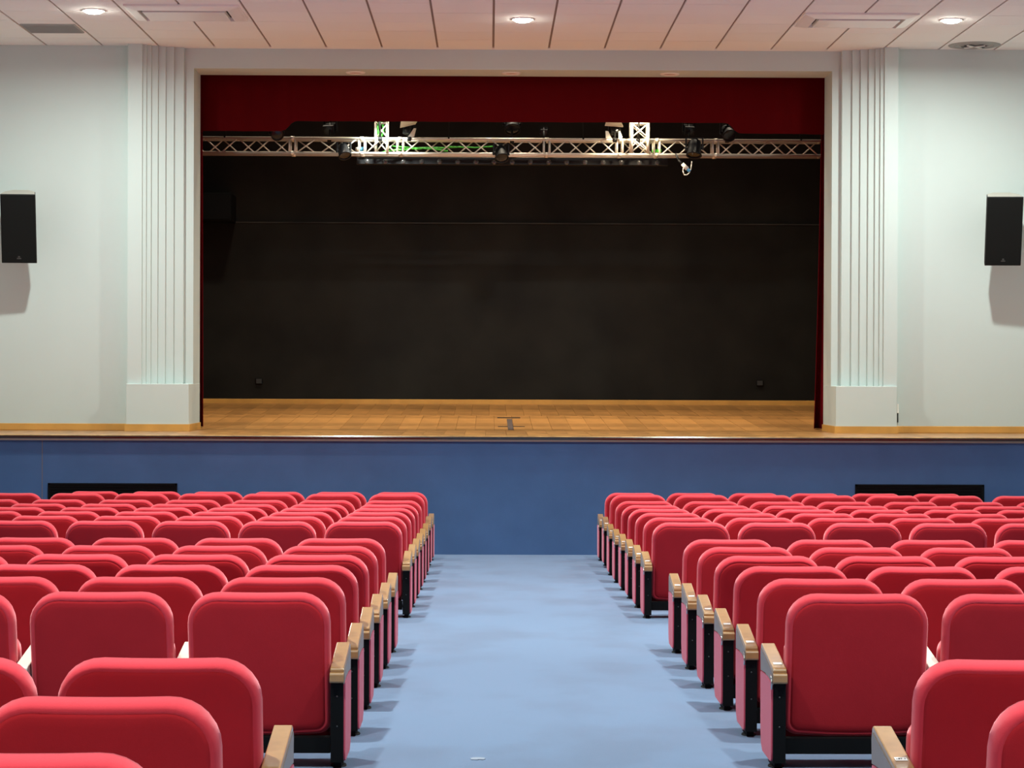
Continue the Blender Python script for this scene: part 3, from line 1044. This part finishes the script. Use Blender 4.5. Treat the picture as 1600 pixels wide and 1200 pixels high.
# black taped mark on the stage floor
def on_stage(px, py):
    """where a line of sight meets the raked stage floor"""
    d = ROT @ Vector(((px - 800.0) / F, (600.0 - py) / F, -1.0))
    lo_, hi_ = 20.0, 34.0
    for _ in range(50):
        mid = (lo_ + hi_) / 2
        p = CAM + d * (mid / d.y)
        if p.z > sz(mid):
            lo_ = mid
        else:
            hi_ = mid
    return CAM + d * (lo_ / d.y)


tm = thing('tape_mark', 'dark tape cross stuck on the middle of the stage floor', 'tape', on_stage(797, 664))
o0 = tm.location
for (a, b, t, wd, mt) in ((777, 813, 653.5, 0.16, 'tape'), (778, 820, 667, 0.08, 'tape')):
    pa, pb = on_stage(a, t) - o0, on_stage(b, t) - o0
    y = (pa.y + pb.y) / 2
    za_, zb_ = sz(y + o0.y) - o0.z, sz(y + wd + o0.y) - o0.z
    MB().hexa([(pa.x, y, za_), (pb.x, y, za_), (pb.x, y + wd, zb_), (pa.x, y + wd, zb_),
               (pa.x, y, za_ + 0.002), (pb.x, y, za_ + 0.002), (pb.x, y + wd, zb_ + 0.002), (pa.x, y + wd, zb_ + 0.002)]).build('tape_strip', M[mt], tm)
ya_, yb2 = 0.0, 0.0
pa, pb = on_stage(797, 672) - o0, on_stage(797, 655) - o0
ysegs = [pa.y, YRAKE - o0.y, pb.y] if pa.y < YRAKE - o0.y < pb.y else [pa.y, pb.y]
mm = MB()
for ya_, yb2 in zip(ysegs[:-1], ysegs[1:]):
    q0, q1 = sz(ya_ + o0.y) - o0.z + 0.001, sz(yb2 + o0.y) - o0.z + 0.001
    mm.hexa([(-0.03, ya_, q0), (0.03, ya_, q0), (0.03, yb2, q1), (-0.03, yb2, q1), (-0.03, ya_, q0 + 0.002), (0.03, ya_, q0 + 0.002), (0.03, yb2, q1 + 0.002), (-0.03, yb2, q1 + 0.002)])
mm.build('tape_strip', M['gtape'], tm)

# sockets on the black back wall
for lab, px, py in (('small black socket low on the back wall, left side of the stage', 405, 595.5), ('small black socket low on the back wall, right side of the stage', 1187, 598.5)):
    p = at(px, py, YSB - 0.06)
    s = thing('wall_socket', lab, 'socket', (p.x, YSB - 0.06, p.z), group='sockets on the black back wall')
    bevel(MB().box((-0.045, -0.03, -0.038), (0.045, 0, 0.038)).build('box', M['black'], s), 0.004, 1)
    MB().box((-0.036, -0.034, -0.030), (0.036, -0.030, 0.030)).build('cover', M['dark'], s)

# black cabinet high on the left of the back wall
pa, pb = at(313, 301, 29.4), at(355, 345, 29.4)
cb = thing('stage_monitor', 'black square loudspeaker box high at the left of the back wall', 'loudspeaker', ((pa.x + pb.x) / 2, 29.4, pb.z))
hw, hh = (pb.x - pa.x) / 2 + 0.05, pa.z - pb.z
bevel(MB().box((-hw, 0, 0), (hw, 0.58, hh)).build('cabinet', M['black'], cb), 0.008, 1)
MB().box((-hw + 0.02, -0.008, 0.02), (hw - 0.02, 0.0, hh - 0.02)).build('grille', M['black'], cb)

# recessed downlights, switched off, in the soffit of the lintel
for px, lab in ((555.5, 'left of the three unlit downlights under the proscenium lintel'), (799, 'middle of the three unlit downlights under the proscenium lintel'), (1046.5, 'right of the three unlit downlights under the proscenium lintel')):
    y = (YL + YI) / 2
    r = thing('soffit_downlight', lab, 'light', (X(px, y, 114), y, ZL), group='unlit downlights in the soffit')
    MB().lathe([(0.070, 0.001), (0.078, -0.012), (0.098, -0.012), (0.106, -0.002), (0.106, 0.001)], n=26).build('trim_ring', M['white'], r)
    MB().lathe([(0.0, -0.004), (0.072, -0.003)], n=26).build('lens', M['soffit'], r)

# ceiling: air conditioners, grille, round diffuser
def aircon(label, x0, x1, y0, y1):
    r = thing('ceiling_air_conditioner', label, 'air conditioner', ((x0 + x1) / 2, (y0 + y1) / 2, CEIL), group='ceiling air conditioners')
    a, b = (x1 - x0) / 2, (y1 - y0) / 2
    h = 0.045
    i1, i2 = 0.11, 0.15
    fr = MB()
    o = [(-a, -b), (a, -b), (a, b), (-a, b)]
    def off(k, z):
        return [(sx * (a - k), sy * (b - k), z) for sx, sy in ((-1, -1), (1, -1), (1, 1), (-1, 1))]
    rings = [off(0, 0.001), off(0, -0.018), off(0.02, -0.026), off(i1, -h), off(i1 + 0.004, -h + 0.002), off(i1 + 0.006, -0.004)]
    vs = [p for R in rings for p in R]
    fr.add(vs, [(j * 4 + k, j * 4 + (k + 1) % 4, (j + 1) * 4 + (k + 1) % 4, (j + 1) * 4 + k) for j in range(5) for k in range(4)])
    fr.build('frame', M['white'], r)
    MB().box((-a + i1, -b + i1, -0.006), (a - i1, b - i1, -0.003)).build('recess', M['dark'], r)
    bevel(MB().box((-a + i2, -b + i2 + 0.04, -h - 0.004), (a - i2, b - i2, -0.01)).build('intake_panel', M['white'], r), 0.006, 2)
    return r


aircon('square white ceiling air conditioner left of the stage centre', X(192, 21.4, 10), X(372, 21.4, 10), 21.40, 22.27)
aircon('square white ceiling air conditioner right of the stage centre', X(1259.5, 21.68, 17), X(1438, 21.68, 17), 21.70, 22.49)
g = thing('ceiling_vent', 'flat grey square grille in the ceiling near the left wall', 'vent', (-4.40, 22.93, CEIL))
MB().box((-0.27, -0.28, -0.010), (0.27, 0.28, 0.0)).build('plate', M['grey_grille'], g)
sme = MB().box((-0.26, -0.006, -0.014), (0.26, 0.006, -0.010)).mesh('slat', M['grey_grille'])
for k in range(18):
    link('slat', sme, g, (0, -0.255 + k * 0.03, 0))
dcx, dcy = X(1522.5, 23.8, 67), 23.8
g = thing('round_air_diffuser', 'round grey air diffuser with a pale cross in the right of the ceiling', 'vent', (dcx, dcy, CEIL))
MB().lathe([(0.0, -0.004), (0.20, -0.006), (0.262, -0.010), (0.27, -0.004), (0.272, 0.001)], n=36).build('plate', M['grey_grille'], g)
for k in range(3):
    rr = 0.08 + 0.06 * k
    MB().lathe([(rr, -0.006), (rr + 0.004, -0.013), (rr + 0.014, -0.013), (rr + 0.018, -0.006)], n=32).build('ring_fin', M['grey_grille'], g)
for k in range(2):
    MB().box((-0.12, -0.017, -0.024), (0.12, 0.017, -0.013), Matrix.Rotation(R_(45 + 90 * k), 4, 'Z')).build('cross_bar', M['white'], g)
    for sgn in (-1, 1):
        MB().box((-0.13, sgn * 0.032 - 0.013, -0.018), (0.13, sgn * 0.032 + 0.013, -0.013), Matrix.Rotation(R_(45 + 90 * k), 4, 'Z')).build('cross_slot', M['dark'], g)

# little conduit beside the right pilaster base and a scrap on the carpet
pa, pb = at(1402.6, 631, YW), at(1402.6, 660, YW)
cd = thing('wall_conduit', 'thin pale conduit with dark cable beside the right pilaster base', 'cable', (pa.x, YW, pb.z))
hz = pa.z - pb.z
bevel(MB().box((-0.009, -0.018, hz * 0.5), (0.009, 0, hz)).build('cover', M['white'], cd), 0.003, 1)
MB().tube((0, -0.008, 0), (0, -0.008, hz * 0.5), 0.006, n=6).build('cable', M['black'], cd)
d = ROT @ Vector(((747 - 800.0) / F, (600.0 - 1186) / F, -1.0))
t = next(q for q in (3 + 0.01 * i for i in range(2000)) if (CAM + d * (q / d.y)).z < fz(q))
sp = CAM + d * (t / d.y)
sc_ = MB()
poly = [(-0.026, -0.03), (-0.004, -0.035), (0.006, -0.022), (0.018, -0.032), (0.028, -0.012), (0.022, 0.02), (0.0, 0.03), (-0.02, 0.024), (-0.03, 0.0)]
sl_ = math.atan2(fz(t + 0.1) - fz(t - 0.1), 0.2)
sco = sc_.prism(poly, 0.0, 0.002, 'z', Matrix.Rotation(sl_, 4, 'X')).build('paper_scrap', M['scrap'], None, (sp.x, sp.y, fz(sp.y) + 0.001))
tag(sco, 'small pale scrap lying on the blue carpet, low in the middle of the aisle', 'scrap')
